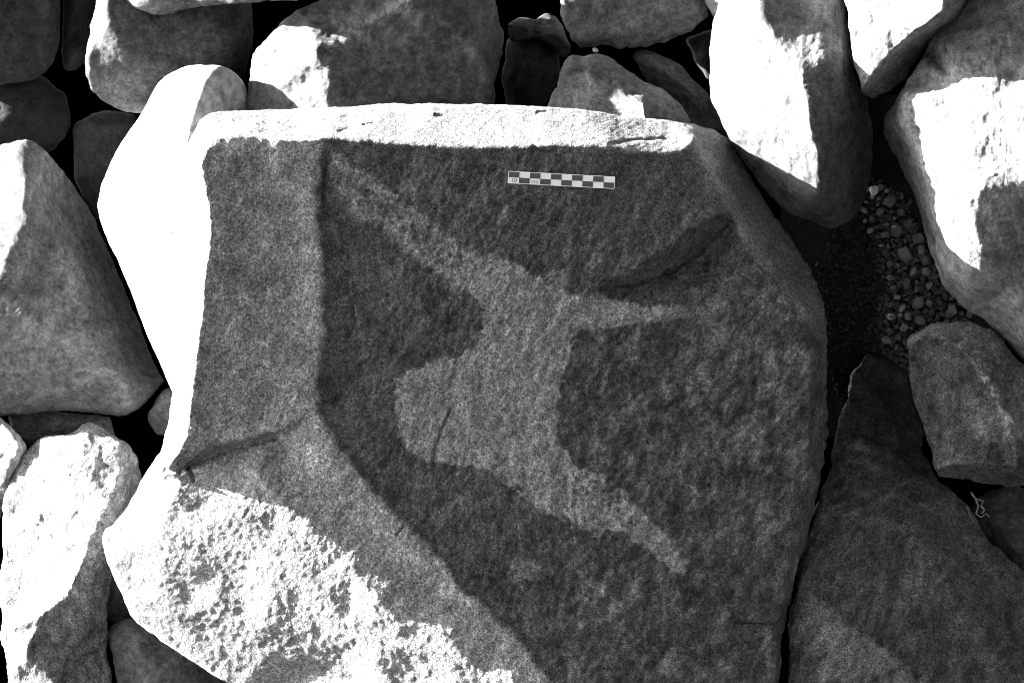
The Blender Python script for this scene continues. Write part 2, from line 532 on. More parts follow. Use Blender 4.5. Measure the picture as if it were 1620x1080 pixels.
        clump = smooth01((fbm(Q, 34, 3, .6, 16) - .05) / .4)
        patina = .066 * (1 + .6 * mott + .2 * spk + .8 * rel) * (1 + .8 * rgt * clump)
        out = patina
        lf = region(wx, wy, polyLeft, 5)
        fresh = .185 * (1 + .5 * mott + .3 * spk + .35 * rel)
        band = np.exp(-(seg_dist(P[:, 0], P[:, 1], [(488,230),(486,400),(488,480),(470,600),(462,680),(520,760),(620,860),(720,945)]) / 26) ** 2)
        fresh = fresh * (1 + .45 * band)
        out = out * (1 - lf) + fresh * lf
        tp = region(wx, wy, topPoly, 4)
        out = out * (1 - tp) + .12 * (1 + .35 * mott + .45 * spk) * tp
        fc = region(wx, wy, facet, 6)
        out = out * (1 - fc) + .165 * (1 + .35 * mott + .4 * spk + .4 * rel) * fc
        rp = region(wx, wy, rightPoly, 8)
        out = out * (1 - rp) + .105 * (1 + .35 * mott) * rp
        rl = np.exp(-(seg_dist(wx, wy, [(1097,222),(1132,282),(1155,335),(1190,390),(1232,446),(1275,502)]) / 9) ** 2)
        out = out * (1 + .5 * rl)
        pk = region(wx, wy, polyA, 11)
        pk = smooth01((pk + .45 * spk + .25 * mott - .3) / .4) * (1 - .55 * smooth01((P[:, 0] - 1030) / 80) * (P[:, 1] < 620))
        holes = smooth01((spk * 1.1 + mott * .7 + .55) / .5)
        lower = smooth01((P[:, 1] - 690) / 80)
        pkv = pk * (1 - lower * (1 - holes) * .8)
        hb = region(wx, wy, polyB, 8) * (.22 + .42 * smooth01((spk + .5 * mott + .15) / .35))
        lb = np.exp(-(np.minimum(seg_dist(wx, wy, lineB[0]), seg_dist(wx, wy, lineB[1])) / 9) ** 2) * .9 * smooth01((spk + .4 * mott + .6) / .5)
        sm = 0
        for (cx, cy, r, a) in ((650,303,17,.5),(715,310,13,.35),(822,900,20,.6),(845,905,14,.5),(795,345,9,.4),(1130,545,18,.4),(1165,560,12,.3),(985,300,10,.3),(800,332,8,.4),(1270,560,12,.5),(880,440,14,.4)):
            sm = np.maximum(sm, a * np.exp(-(np.hypot(wx - cx, wy - cy) / r) ** 4))
        P2 = np.maximum(np.maximum(pkv, hb), np.maximum(lb, sm))
        P2 = P2 * (1 - lf) * (1 - tp)
        out = out * (1 - P2) + .195 * (1 + .3 * mott + .25 * spk + .45 * rel) * P2
        sc = 0
        for ln, wd, k in (([(524,345),(545,420),(565,500),(574,562)],1.8,.4),([(598,400),(604,440),(607,490)],1.5,.3),([(690,790),(712,764),(735,740)],1.8,.45),([(680,835),(700,800),(722,772)],1.6,.3),([(745,812),(760,795)],1.6,.4),
                          ([(352,480),(349,462),(352,440),(362,424)],1.5,.35),([(415,445),(425,458),(430,470)],1.5,.4),([(338,472),(352,460)],1.4,.4),([(620,560),(622,600)],1.4,.25),([(575,525),(577,590)],1.4,.25),([(400,560),(440,545)],1.4,.25),([(330,545),(380,530)],1.4,.3)):
            sc = np.maximum(sc, k * np.exp(-(seg_dist(P[:, 0] + 3 * spk, P[:, 1] + 3 * mott, ln) / wd) ** 2))
        out = out * (1 + 1.3 * sc * smooth01(spk + .7))
        return np.clip(out, .02, .6), np.maximum(pk, region(wx, wy, polyB, 4)) * (1 - lf) * (P[:, 2] > 20)
    def amp(P, w):
        a = np.ones(len(P))
        f = region(P[:, 0], P[:, 1], facet, 8)
        rt = smooth01((P[:, 0] - 820) / 160) * smooth01((P[:, 1] - 300) / 100)
        tp = region(P[:, 0], P[:, 1], [(300,250),(420,248),(520,244),(640,248),(900,252),(1100,262),(1120,200),(1040,150),(300,130)], 14)
        a = a * (1 - .65 * tp)
        lf = region(P[:, 0], P[:, 1], polyLeft, 8) * (1 - f) * (1 - tp)
        a = a * (1 - .45 * lf)
        if w == 22: a = a * (.95 - .45 * f) * (1 + 1.4 * rt)
        elif w == 9: a = a * (1.5 - .85 * f) * (1 + .35 * rt)
        elif w == 60: a = a * (1 - .4 * f) * (1 + .8 * rt)
        return a
    crack = [([(950,456),(1008,448),(1066,428),(1112,394),(1152,356)], 2.5, 6), ([(262,742),(285,745),(300,735),(350,712),(400,699),(438,690)], 5, 15), ([(298,738),(303,748),(308,760)], 2.5, 9),
             ([(712,645),(705,665),(696,685),(690,705),(686,722)], 2.2, 5), ([(722,568),(716,600)], 2, 2.5),
             ([(1166,984),(1200,985),(1240,986)], 2, 8), ([(845,235),(862,239),(880,238)], 4, 8), ([(395,187),(408,184),(428,187)], 1.8, 3), ([(440,194),(452,195),(474,189)], 1.8, 3.5), ([(370,190),(390,197),(412,199)], 1.8, 3), ([(448,208),(462,203),(484,201)], 1.8, 3.2), ([(400,208),(425,212),(450,216),(500,218)], 2, 3.5), ([(540,187),(556,184)], 1.6, 3), ([(535,208),(550,204)], 1.6, 3), ([(420,176),(445,174)], 2, 5), ([(965,228),(1000,222),(1040,220),(1060,221)], 2, 4), ([(575,198),(590,196)], 2, 5), ([(850,178),(866,177)], 2, 5), ([(690,180),(700,183)], 2, 5),
             ([(640,830),(628,845)], 1.8, 5), ([(520,240),(513,280),(508,340)], 5, 5),
             ([(540,380),(552,450),(566,520),(575,560)], 1.5, 1.5), ([(1160,360),(1200,415),(1250,470),(1285,520)], 4, 3)]
    return rock('carved_boulder', 'big flat-faced block carved with a pale long-tailed figure, scale bar on its face', outline, -60,
        [RL, TR[1:], C1[1:], C1b, RR[1:], SU, SL, SR, BU, BL, CU, CL, LR], pts, centre=(700,600), step=2.4, sigma=3.2, edge=(10, 8), thick=260,
        rough=((200, 3.5), (60, 1.8), (22, 1.5), (9, 1.1)), mat=MAT_COARSE, amp=amp, aniso=GR_DIR, osmooth=5, ojag=1.6, seed=3, carve=crack, paint=paint, split='petroglyph')
carved, petro = build_carved_block()
petro['label'] = 'pale pecked figure with tail and splayed limbs'

# ------------------------------------------------------------------ the stones around it
R_SM = ((160, 5), (95, -2), (50, 2), (16, 1.0), (7, .5))
R_RG = ((150, 6), (85, -3.5), (50, 3.0), (33, -1.2), (18, 1.5), (8, 1.0))

rock('boulder', 'smooth sunlit white boulder wedged behind left side of the carved block',
    [(153,325,-210),(160,290,-210),(175,260,-205),(190,225,-205),(215,190,-200),(245,140,-190),(262,120,-175),(290,108,-155),(320,104,-135),(352,104,-120),(372,113,-125),(386,130,-150),(392,165,-175),
     (400,300,-175),(390,500,-205),(340,620,-175),(290,640,-155),(272,613,-175),(255,575,-195),(235,530,-215),(215,480,-230),(200,440,-240),(185,405,-240),(170,375,-235),(158,345,-220)], -175,
    [[(348,104,-113),(320,126,-85),(314,150,-78),(306,172,-73),(298,212,-67),(292,260,-60),(290,350,-60),(290,450,-70),(286,540,-85),(278,600,-110)],
     [(162,300,-203),(176,345,-195),(194,392,-190),(202,432,-190)]],
    [(230,250,-135),(230,350,-130),(240,450,-140),(350,160,-105)], centre=(270,330), sigma=9, edge=(10,10), thick=170, rough=((170, 4), (60, 1.2), (16, .3)),
    carve=[([(266,372),(271,366)],2,4),([(230,463),(231,466)],1.8,4),([(238,480),(240,487)],1.8,4),([(276,448),(277,452)],1.6,3),([(275,196),(276,197)],2,4),([(262,535),(270,532)],1.6,2),([(282,470),(284,476)],1.5,3),([(305,340),(306,343)],1.5,2)], tone=0.2340, tone_var=.1, mat=MAT_PALE, osmooth=8, ojag=1, seed=5)

rock('boulder', 'round dark boulder with a sunlit crescent at its upper left, above the white boulder',
    [(140,40,-235),(147,15,-235),(156,-20,-235),(220,-60,-230),(330,-60,-230),(400,-30,-300),(398,60,-310),(388,120,-300),(330,160,-260),(260,175,-270),(207,178,-270),(182,172,-262),(165,162,-255),(143,145,-232),(135,125,-218),(132,95,-206),(137,68,-206)], -240,
    [[(168,-20,-190),(164,20,-186),(170,42,-184),(184,64,-184),(203,88,-190)], [(203,88,-190),(260,110,-200)], [(142,52,-206),(156,74,-200),(176,92,-197),(203,92,-192)]],
    [(280,60,-205),(340,40,-215),(300,130,-222),(180,125,-213),(158,115,-212),(370,60,-228)], centre=(265,60), sigma=6, edge=(12,8), thick=220, rough=R_SM, tone=0.0560, seed=6)

rock('slab', 'dark slab cut by the top edge, resting over the round dark boulder',
    [(185,-40,-195),(196,-4,-195),(212,12,-195),(240,20,-195),(270,20,-192),(300,13,-182),(350,8,-152),(380,7,-108),(420,6,-90),(478,2,-106),(500,-40,-122),(480,-110,-125),(240,-110,-195)], -195,
    [[(205,-30,-170),(232,2,-166),(290,2,-164),(340,0,-134),(370,-2,-104),(400,-4,-66),(445,-8,-84),(470,-12,-100)]], [(300,-60,-150),(450,-60,-106)], centre=(340,-45), sigma=5, edge=(10,10), thick=110, rough=R_SM, tone=0.0800, seed=7, cat='rock slab')

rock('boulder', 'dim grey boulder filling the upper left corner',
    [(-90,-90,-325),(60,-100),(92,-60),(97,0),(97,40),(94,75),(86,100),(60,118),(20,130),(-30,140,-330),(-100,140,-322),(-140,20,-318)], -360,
    [[(96,-60,-325),(90,30,-320),(70,90,-325)]], [(20,20,-328),(-40,60,-322),(50,60,-334)], sigma=8, edge=(14,14), thick=110, rough=R_SM, tone=0.0176, seed=8)  # tone lowered to carry the deep shade of the corner
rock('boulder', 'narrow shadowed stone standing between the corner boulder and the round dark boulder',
    [(99,-60),(150,-60),(160,20),(148,60),(140,90),(125,112),(102,112),(97,60)], -380, [], [(120,20,-350),(118,80,-352)], sigma=6, edge=(10,14), thick=90, rough=R_SM, tone=0.0144, seed=9)  # near-black tone carries the shade between the boulders
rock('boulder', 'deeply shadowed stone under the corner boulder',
    [(-90,120),(0,112),(70,120),(105,150),(112,195),(90,235),(40,255),(-90,270)], -400, [], [(20,170,-365),(70,180,-375)], sigma=10, edge=(20,20), thick=80, rough=R_SM, tone=0.0120, seed=10)  # shade under the corner boulder is put into the tone
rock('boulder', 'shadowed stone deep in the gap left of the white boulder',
    [(115,195),(160,175),(215,180),(225,240),(205,330),(150,350),(120,280)], -390, [], [(165,240,-365)], sigma=10, edge=(20,20), thick=70, rough=R_SM, tone=0.0160, seed=11)  # gap shade put into a near-black tone

rock('boulder', 'large grey boulder at the left edge with its top left corner sunlit',
    [(-110,280,-330),(-50,240,-320),(0,226,-310),(30,217,-300),(50,220,-300),(75,240,-310),(95,265,-320),(120,300,-380),(150,345,-390),(170,390,-390),(190,430,-390),(205,470,-390),(220,510,-385),(235,545,-375),(250,575,-360),
     (262,602,-310),(245,622,-305),(215,646,-300),(195,657,-295),(160,655,-295),(120,652,-300),(80,650,-300),(30,655,-300),(0,658,-300),(-110,675,-300)], -310,
    [[(-10,240,-292),(22,248,-262),(38,265,-248),(50,292,-240),(44,330,-236),(20,380,-232),(0,424,-230),(-40,470,-228)],
     [(-40,470,-228),(0,470,-222),(60,510,-224),(100,540,-226),(150,580,-234),(190,602,-242),(206,640,-262)]],
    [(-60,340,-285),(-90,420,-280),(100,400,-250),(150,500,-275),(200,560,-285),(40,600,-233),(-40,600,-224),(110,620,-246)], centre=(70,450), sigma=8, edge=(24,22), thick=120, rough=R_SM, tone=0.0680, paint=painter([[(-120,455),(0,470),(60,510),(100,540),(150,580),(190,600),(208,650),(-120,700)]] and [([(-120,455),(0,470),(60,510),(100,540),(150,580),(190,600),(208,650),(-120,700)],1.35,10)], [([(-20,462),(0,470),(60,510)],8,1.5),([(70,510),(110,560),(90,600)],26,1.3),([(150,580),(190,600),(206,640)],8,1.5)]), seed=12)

rock('boulder', 'angular block with a rough sunlit face at the lower left',
    [(2,800,-265),(9,775,-265),(28,730,-265),(50,695,-265),(72,682,-262),(95,682,-255),(107,685,-250),(125,668,-265),(142,659,-270),(165,672,-265),(202,702,-245),(228,742,-280),(236,800,-300),(215,860,-300),(185,890,-290),(173,920,-280),(168,960,-275),
     (168,995,-270),(173,1030,-270),(177,1065,-270),(176,1110,-270),(150,1170,-260),(40,1150,-270),(10,1080,-265),(-4,1010,-268),(0,985,-266),(2,900,-266)], -265,
    [[(107,687,-225),(133,696,-212),(200,705,-205),(196,738,-190),(182,787,-186),(161,830,-182),(141,870,-180),(126,905,-180),(110,936,-182),(67,972,-195),(18,993,-226)],
     [(18,993,-226),(40,1035,-228),(75,1065,-232),(90,1100,-236)]],
    [(60,720,-245),(60,850,-232),(110,780,-208),(40,930,-245),(120,1010,-230),(150,980,-225),(110,1060,-245)], centre=(95,835), sigma=3.5, edge=(8,8), thick=150, rough=R_RG, tone=.12, mat=MAT_COARSE, osmooth=4, ojag=1.5, seed=13)
rock('boulder', 'sunlit stone cut off by the left edge beside the rough angular block',
    [(-70,660,-290),(-20,652,-285),(2,658,-280),(20,672,-275),(38,694,-270),(48,710,-272),(30,745,-278),(10,790,-285),(-10,840,-290),(-70,850,-290)], -285,
    [[(2,662,-265),(24,690,-248),(34,712,-245),(10,760,-255)]], [(-30,740,-275)], sigma=4, edge=(8,8), thick=110, rough=R_RG, tone=0.1530, seed=14)
rock('boulder', 'grey stone tucked under the large left boulder',
    [(8,655),(60,646),(120,648),(180,655),(190,690),(150,715),(90,712),(40,705),(15,680)], -340, [], [(80,672,-312),(140,670,-320)], sigma=6, edge=(12,12), thick=80, rough=R_SM, tone=0.0680, seed=15)
rock('boulder', 'small grey stone in the dark gap left of the carved block',
    [(232,655,-300),(245,632,-280),(262,612,-270),(285,615,-270),(290,660,-290),(262,690,-310),(245,688,-320)], -290, [], [(265,640,-262)], sigma=5, edge=(10,10), thick=80, rough=R_SM, tone=0.0640, seed=16)
rock('boulder', 'dark grey stone under the bottom left corner of the carved block',
    [(166,1000,-270),(178,985,-265),(198,978,-260),(225,982,-260),(270,1000,-255),(330,1020,-250),(420,1060,-250),(420,1140,-250),(190,1150,-260),(180,1060,-270)], -260,
    [[(230,1000,-235),(215,1040,-228),(240,1090,-225)]], [(300,1070,-215),(200,1030,-240)], sigma=7, edge=(14,14), thick=110, rough=R_SM, tone=0.0680, seed=17)
rock('boulder', 'shadowed stone in the narrow gap between the rough angular block and the carved block',
    [(160,900),(190,890),(215,940),(212,985),(180,995),(160,970)], -320, [], [(185,945,-300)], sigma=6, edge=(12,12), thick=80, rough=R_SM, tone=0.0480, seed=18)

rock('boulder', 'broad arched boulder with a bright sunlit patch, behind the top edge of the carved block',
    [(388,170,-155),(389,130,-155),(390,104,-152),(402,78,-145),(420,58,-140),(440,38,-140),(480,12,-140),(540,-20,-140),(620,-60,-130),(720,-60,-140),(780,-20,-240),(796,60,-280),(793,120,-290),(783,170,-290),(770,230,-180),(400,230,-160)], -140,
    [[(512,40,-105),(506,66,-72),(498,95,-66),(518,112,-64),(522,150,-62),(518,200,-62)],
     [(512,80,-76),(540,70,-86),(570,48,-94),(606,24,-100),(637,4,-102),(690,22,-114),(730,65,-126),(755,100,-132),(768,140,-138),(768,200,-140)]],
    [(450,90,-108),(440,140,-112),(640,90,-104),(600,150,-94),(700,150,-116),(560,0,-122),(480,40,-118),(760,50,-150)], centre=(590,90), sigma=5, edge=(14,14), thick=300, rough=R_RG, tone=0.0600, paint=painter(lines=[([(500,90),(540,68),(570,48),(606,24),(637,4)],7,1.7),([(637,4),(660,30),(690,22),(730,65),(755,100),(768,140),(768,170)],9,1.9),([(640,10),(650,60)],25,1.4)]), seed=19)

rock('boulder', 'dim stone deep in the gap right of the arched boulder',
    [(800,60),(830,48),(868,56),(884,80),(888,120),(872,150),(850,190),(800,190),(790,120)], -380, [], [(840,100,-340),(835,140,-345)], sigma=8, edge=(16,16), thick=80, rough=R_SM, tone=0.0144, seed=20)  # shade of the deep gap put into the stone's tone
rock('boulder', 'small lumpy stone above the dim gap stone, near the top edge',
    [(800,35),(820,25),(850,30),(870,20),(890,40),(905,80),(895,92),(872,70),(840,62),(808,66)], -345, [], [(835,45,-322),(880,55,-315)], centre=(855,50), sigma=4, edge=(8,8), thick=60, rough=((40, 5), (16, 2.5), (8, 1.2)), tone=0.0280, seed=21)
rock('boulder', 'broad grey boulder at the top centre right with ragged lower edge',
    [(868,-60,-150),(884,0,-158),(893,40,-180),(903,66,-184),(915,80,-205),(938,77,-200),(962,74,-200),(980,77,-200),(990,70,-200),(1018,69,-200),(1050,64,-205),(1080,54,-210),(1104,42,-215),(1122,28,-220),(1130,-10,-225),(1120,-80,-230),(960,-110,-230)], -210,
    [[(905,20,-160),(920,62,-172),(1000,52,-172),(1080,36,-182)]], [(1000,-20,-165),(960,20,-166)], centre=(1000,-10), sigma=5, edge=(10,10), thick=240, rough=R_RG, tone=0.0704, osmooth=3, ojag=2.5, seed=22)
rock('boulder', 'low grey stone with a small sunlit spot against the top edge of the carved block',
    [(866,165,-139),(878,146,-134),(888,125,-134),(893,100,-132),(900,86,-129),(922,92,-124),(948,86,-124),(975,96,-124),(1000,115,-119),(1016,132,-114),(1045,138,-109),(1066,150,-109),(1082,170,-114),(1094,195,-119),(1090,240,-124),(870,240,-124)], -124,
    [[(895,105,-104),(930,110,-102),(980,128,-96),(1020,146,-92),(1050,160,-92)],[(952,172,-79),(962,156,-76),(990,150,-70)],[(964,180,-73),(975,158,-64),(1005,154,-46),(1019,158,-38),(1024,190,-36)],[(1032,162,-74),(1036,192,-74)]],
    [(930,160,-84),(905,150,-109),(940,200,-74)], centre=(980,170), sigma=2.5, edge=(12,14), thick=100, rough=R_SM, tone=0.0680, seed=23)
rock('boulder', 'dark sloping stone between the top centre boulder and the tall sunlit boulder',
    [(998,88,-250),(1010,78,-250),(1032,80,-245),(1060,92,-240),(1082,106,-235),(1102,126,-235),(1122,152,-235),(1145,185,-240),(1175,240,-250),(1120,245,-260),(1070,175,-260),(1045,150,-260),(1020,122,-260)], -250,
    [[(1015,90,-225),(1060,115,-215),(1100,150,-212),(1140,205,-215)]], [], centre=(1085,145), sigma=6, edge=(10,12), thick=90, rough=R_SM, tone=0.0560, seed=24)
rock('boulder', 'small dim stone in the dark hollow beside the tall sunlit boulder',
    [(1080,62),(1110,48),(1140,40),(1160,90),(1150,140),(1120,130),(1095,95)], -380, [], [(1125,85,-360)], sigma=6, edge=(10,12), thick=60, rough=R_SM, tone=0.0120, seed=25)  # tone darkened to hold the shade of the hollow
rock('boulder', 'sliver of grey stone at the top edge left of the tall sunlit boulder',
    [(1108,-30),(1150,-40),(1170,0),(1150,40),(1130,34),(1118,10)], -190, [], [(1138,0,-165)], sigma=5, edge=(8,8), thick=80, rough=R_SM, tone=0.1170, seed=26)

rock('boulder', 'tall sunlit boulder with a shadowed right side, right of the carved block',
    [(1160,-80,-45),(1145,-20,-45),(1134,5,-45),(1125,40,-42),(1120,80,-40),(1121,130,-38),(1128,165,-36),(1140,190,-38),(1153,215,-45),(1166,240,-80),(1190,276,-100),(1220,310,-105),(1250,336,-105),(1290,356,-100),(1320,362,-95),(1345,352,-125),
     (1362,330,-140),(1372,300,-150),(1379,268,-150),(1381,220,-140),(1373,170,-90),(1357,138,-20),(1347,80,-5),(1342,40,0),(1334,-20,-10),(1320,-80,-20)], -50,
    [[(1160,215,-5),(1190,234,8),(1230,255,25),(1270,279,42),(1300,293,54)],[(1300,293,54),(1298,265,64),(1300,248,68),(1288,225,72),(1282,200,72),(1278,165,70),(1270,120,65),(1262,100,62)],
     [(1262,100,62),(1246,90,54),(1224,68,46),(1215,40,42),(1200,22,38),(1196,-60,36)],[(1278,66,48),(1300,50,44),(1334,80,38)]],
    [(1150,100,-4),(1160,30,0),(1250,190,50),(1210,150,30),(1320,0,12),(1265,40,34),(1280,10,26),(1330,200,40),(1320,290,12),(1340,130,40),(1310,100,66),(1240,300,-50)], centre=(1255,140), sigma=5, edge=(14,12), thick=170, rough=((150, 5), (50, 2.2), (18, 1.2), (8, .6)), tone=0.0920, osmooth=6, paint=painter([([(1290,300),(1300,240),(1285,205),(1275,120),(1345,110),(1400,200),(1380,380),(1250,380)],.6,10)]), seed=27)  # painted darker on the right side to deepen its shade
rock('boulder', 'wedge-shaped sunlit block at the top edge right of the tall boulder',
    [(1322,-90,78),(1332,-20,76),(1340,30,74),(1347,90,62),(1356,146,30),(1380,160,-40),(1402,150,-50),(1424,128,-40),(1452,90,-30),(1482,60,-20),(1512,36,-10),(1532,8,0),(1545,-40,10),(1540,-110,20),(1420,-130,20)], 20,
    [[(1362,144,42),(1368,138,54),(1387,114,76),(1413,84,98),(1443,58,118),(1483,30,136),(1498,18,142),(1497,-10,148),(1491,-80,150)]],
    [(1380,40,92),(1420,-30,112),(1400,146,-10)], centre=(1425,0), sigma=3, edge=(8,8), thick=150, rough=R_SM, tone=0.1350, osmooth=4, seed=28)
rock('boulder', 'great boulder at the right edge, sunlit across its middle with shade above and below',
    [(1600,-90,20),(1550,-20,20),(1512,26,20),(1486,46,20),(1466,78,22),(1450,104,22),(1434,130,10),(1420,150,-10),(1409,170,-40),(1401,190,-75),(1399,212,-100),(1412,242,-125),(1430,280,-130),(1446,312,-130),(1456,342,-130),(1466,372,-120),(1478,410,-75),
     (1492,450,-70),(1522,484,-70),(1552,504,-70),(1582,532,-70),(1610,562,-70),(1700,640,-60),(1790,500,-40),(1800,200,-20),(1740,-60,0)], -40,
    [[(1458,96,62),(1436,124,62),(1424,155,62),(1426,198,62),(1441,225,65),(1456,270,68),(1470,310,70),(1480,350,72),(1502,376,76),(1530,394,86),(1555,404,92)],
     [(1552,300,122),(1536,322,110),(1546,362,104),(1556,402,92)],[(1552,300,122),(1580,290,132),(1630,285,142)]],
    [(1500,60,76),(1560,40,84),(1640,60,90),(1520,140,98),(1580,170,126),(1660,180,160),(1500,250,96),(1545,240,118),(1600,350,100),(1600,450,60),(1540,450,35),(1680,400,70),(1650,540,0),(1500,420,10)], centre=(1590,270), sigma=5, edge=(12,10), thick=190, rough=((160, 5), (50, 2.2), (18, 1.2), (8, .7)), tone=0.1215, seed=29)
rock('boulder', 'squarish block with a dark flat face at the right edge below the great boulder',
    [(1430,538,-60),(1438,525,-58),(1460,517,-55),(1485,510,-55),(1512,507,-55),(1542,510,-55),(1566,520,-55),(1590,540,-55),(1610,565,-50),(1690,630,-50),(1720,770,-60),(1610,768,-70),(1570,768,-70),(1530,762,-70),(1480,757,-70),(1470,720,-70),(1456,670,-70),(1445,630,-70),(1436,585,-68)], -60,
    [[(1440,540,-20),(1462,531,-12),(1492,531,-6),(1520,546,-2),(1546,576,2),(1566,611,6),(1586,652,10),(1606,690,12)],[(1480,742,-28),(1505,736,-20),(1560,732,-12),(1610,740,-8)]],
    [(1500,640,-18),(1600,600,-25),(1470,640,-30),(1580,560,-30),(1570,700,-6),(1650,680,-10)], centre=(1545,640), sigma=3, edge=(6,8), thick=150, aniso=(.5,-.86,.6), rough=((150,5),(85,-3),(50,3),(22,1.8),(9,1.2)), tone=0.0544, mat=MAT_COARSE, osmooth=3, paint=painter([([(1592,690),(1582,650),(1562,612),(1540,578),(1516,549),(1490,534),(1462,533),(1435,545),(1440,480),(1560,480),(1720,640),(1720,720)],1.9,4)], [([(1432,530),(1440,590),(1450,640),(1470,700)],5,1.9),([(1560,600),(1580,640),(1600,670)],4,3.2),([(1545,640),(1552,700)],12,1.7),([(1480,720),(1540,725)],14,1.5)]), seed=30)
rock('boulder', 'long dark slab at the lower right separated from the carved block by a black crack',
    [(1372,556,-262),(1346,590,-226),(1340,630,-200),(1326,655,-160),(1318,690,-140),(1311,722,-120),(1306,758,-100),(1296,770,-85),(1291,800,-75),(1281,830,-70),(1271,860,-65),(1263,890,-62),(1259,930,-60),(1252,960,-60),(1247,985,-60),(1251,1005,-60),(1249,1040,-60),(1247,1150,-60),
     (1400,1190,-60),(1700,1180,-80),(1700,980,-120),(1602,892,-130),(1570,858,-130),(1545,820,-135),(1520,790,-140),(1500,770,-145),(1478,745,-150),(1460,690,-210),(1444,640,-260),(1428,590,-290),(1405,556,-310)], -100,
    [[(1262,932,-32),(1282,942,-28),(1312,962,-24),(1342,988,-20),(1372,1012,-16),(1398,1026,-14),(1440,1060,-14),(1500,1150,-14)],
     [(1268,926,-32),(1290,936,-32),(1320,954,-31),(1352,980,-28),(1384,1004,-26),(1412,1020,-26)],
     [(1300,790,-48),(1290,850,-42),(1276,900,-36)]],
    [(1385,640,-220),(1390,720,-125),(1380,800,-60),(1450,850,-50),(1380,920,-34),(1520,950,-50),(1460,1000,-32),(1320,1060,-24),(1600,1050,-60),(1330,740,-90),(1440,760,-108)], centre=(1400,900), sigma=3.5, edge=(10,10), thick=190, aniso=(.6,-.8,.5), rough=((150,6),(85,-3),(50,3.5),(22,2.6),(9,1.6)), tone=0.0600, mat=MAT_COARSE, osmooth=3, ojag=2.2, paint=painter([([(1300,780),(1360,700),(1420,740),(1480,770),(1560,540),(1330,520)],.62,40),([(1240,925),(1264,930),(1284,940),(1314,958),(1346,984),(1374,1008),(1400,1024),(1440,1058),(1520,1180),(1230,1200)],1.75,4)], [([(1296,775),(1285,830),(1266,890),(1258,935)],14,1.6),([(1350,705),(1390,712),(1430,735)],5,1.9),([(1340,720),(1420,748)],8,1.5)]), seed=31, cat='rock slab')  # shade on the upper end is painted into the tone
rock('boulder', 'pebbly dark stone at the right edge beneath the squarish block',
    [(1535,800),(1560,775),(1610,770),(1700,790),(1700,930),(1620,910),(1580,880),(1550,850)], -185, [], [(1600,830,-155)], sigma=5, edge=(10,10), thick=80, rough=((50, 5), (18, 3), (8, 1.4)), tone=0.0400, seed=32)

# ------------------------------------------------------------------ small things
STONES = []
def lump(seed, n=10, sub=3):
    """a little rounded-angular stone, unit size"""
    rs = np.random.RandomState(seed)
    import bmesh
    bm = bmesh.new()
    bmesh.ops.create_icosphere(bm, subdivisions=sub, radius=1)
    v = np.array([x.co[:] for x in bm.verts])
    cuts = rs.normal(size=(n, 3)); cuts /= np.linalg.norm(cuts, axis=1)[:, None]
    lim = rs.uniform(.45, .85, n)
    r = np.ones(len(v))
    for c, l in zip(cuts, lim):
        d = v @ c
        r = np.where(d > 1e-3, np.minimum(r, l / np.maximum(d, 1e-3)), r)
    v = v * r[:, None] * np.array([1, rs.uniform(.7, .95), rs.uniform(.6, .85)])
    v = v * (1 + .06 * fbm(v * 3, 1.0, 2, .5, seed))[:, None]
    f = np.array([[x.index for x in q.verts] for q in bm.faces])
    bm.free()
    return v, f

PROTO = [lump(100 + i) for i in range(6)]
GRAIN = [lump(200 + i, 10, 2) for i in range(6)]
PEB_ME = {}
def pebble(px, py, z, r, tone_i, label, group=None, rs=None):
    k = (int(rs.randint(6)), tone_i)
    if k not in PEB_ME:
        v, f = PROTO[k[0]]
        o = mesh_obj('pebble', v * U, np.zeros((0, 4), int), f, MAT_SMOOTH, np.full(len(v), (.1, .15, .22, .8)[tone_i]))  # last tone is the white of the painted sun fleck
        PEB_ME[k] = o.data
    else:
        o = bpy.data.objects.new('pebble', PEB_ME[k]); col.objects.link(o)
    o.location = Vector(to_world(px, py, z))
    o.scale = (r, r, r)
    o.rotation_euler = tuple(rs.uniform(0, 6.28, 3))
    return tag(o, label, 'pebble', group)

def gap_z(px, py):
    return -232 + np.where(np.asarray(px) > 1405, -.08, .22) * (px - 1405) - .05 * (py - 420) - 1.1 * np.maximum(np.asarray(py, float) - 528, 0)

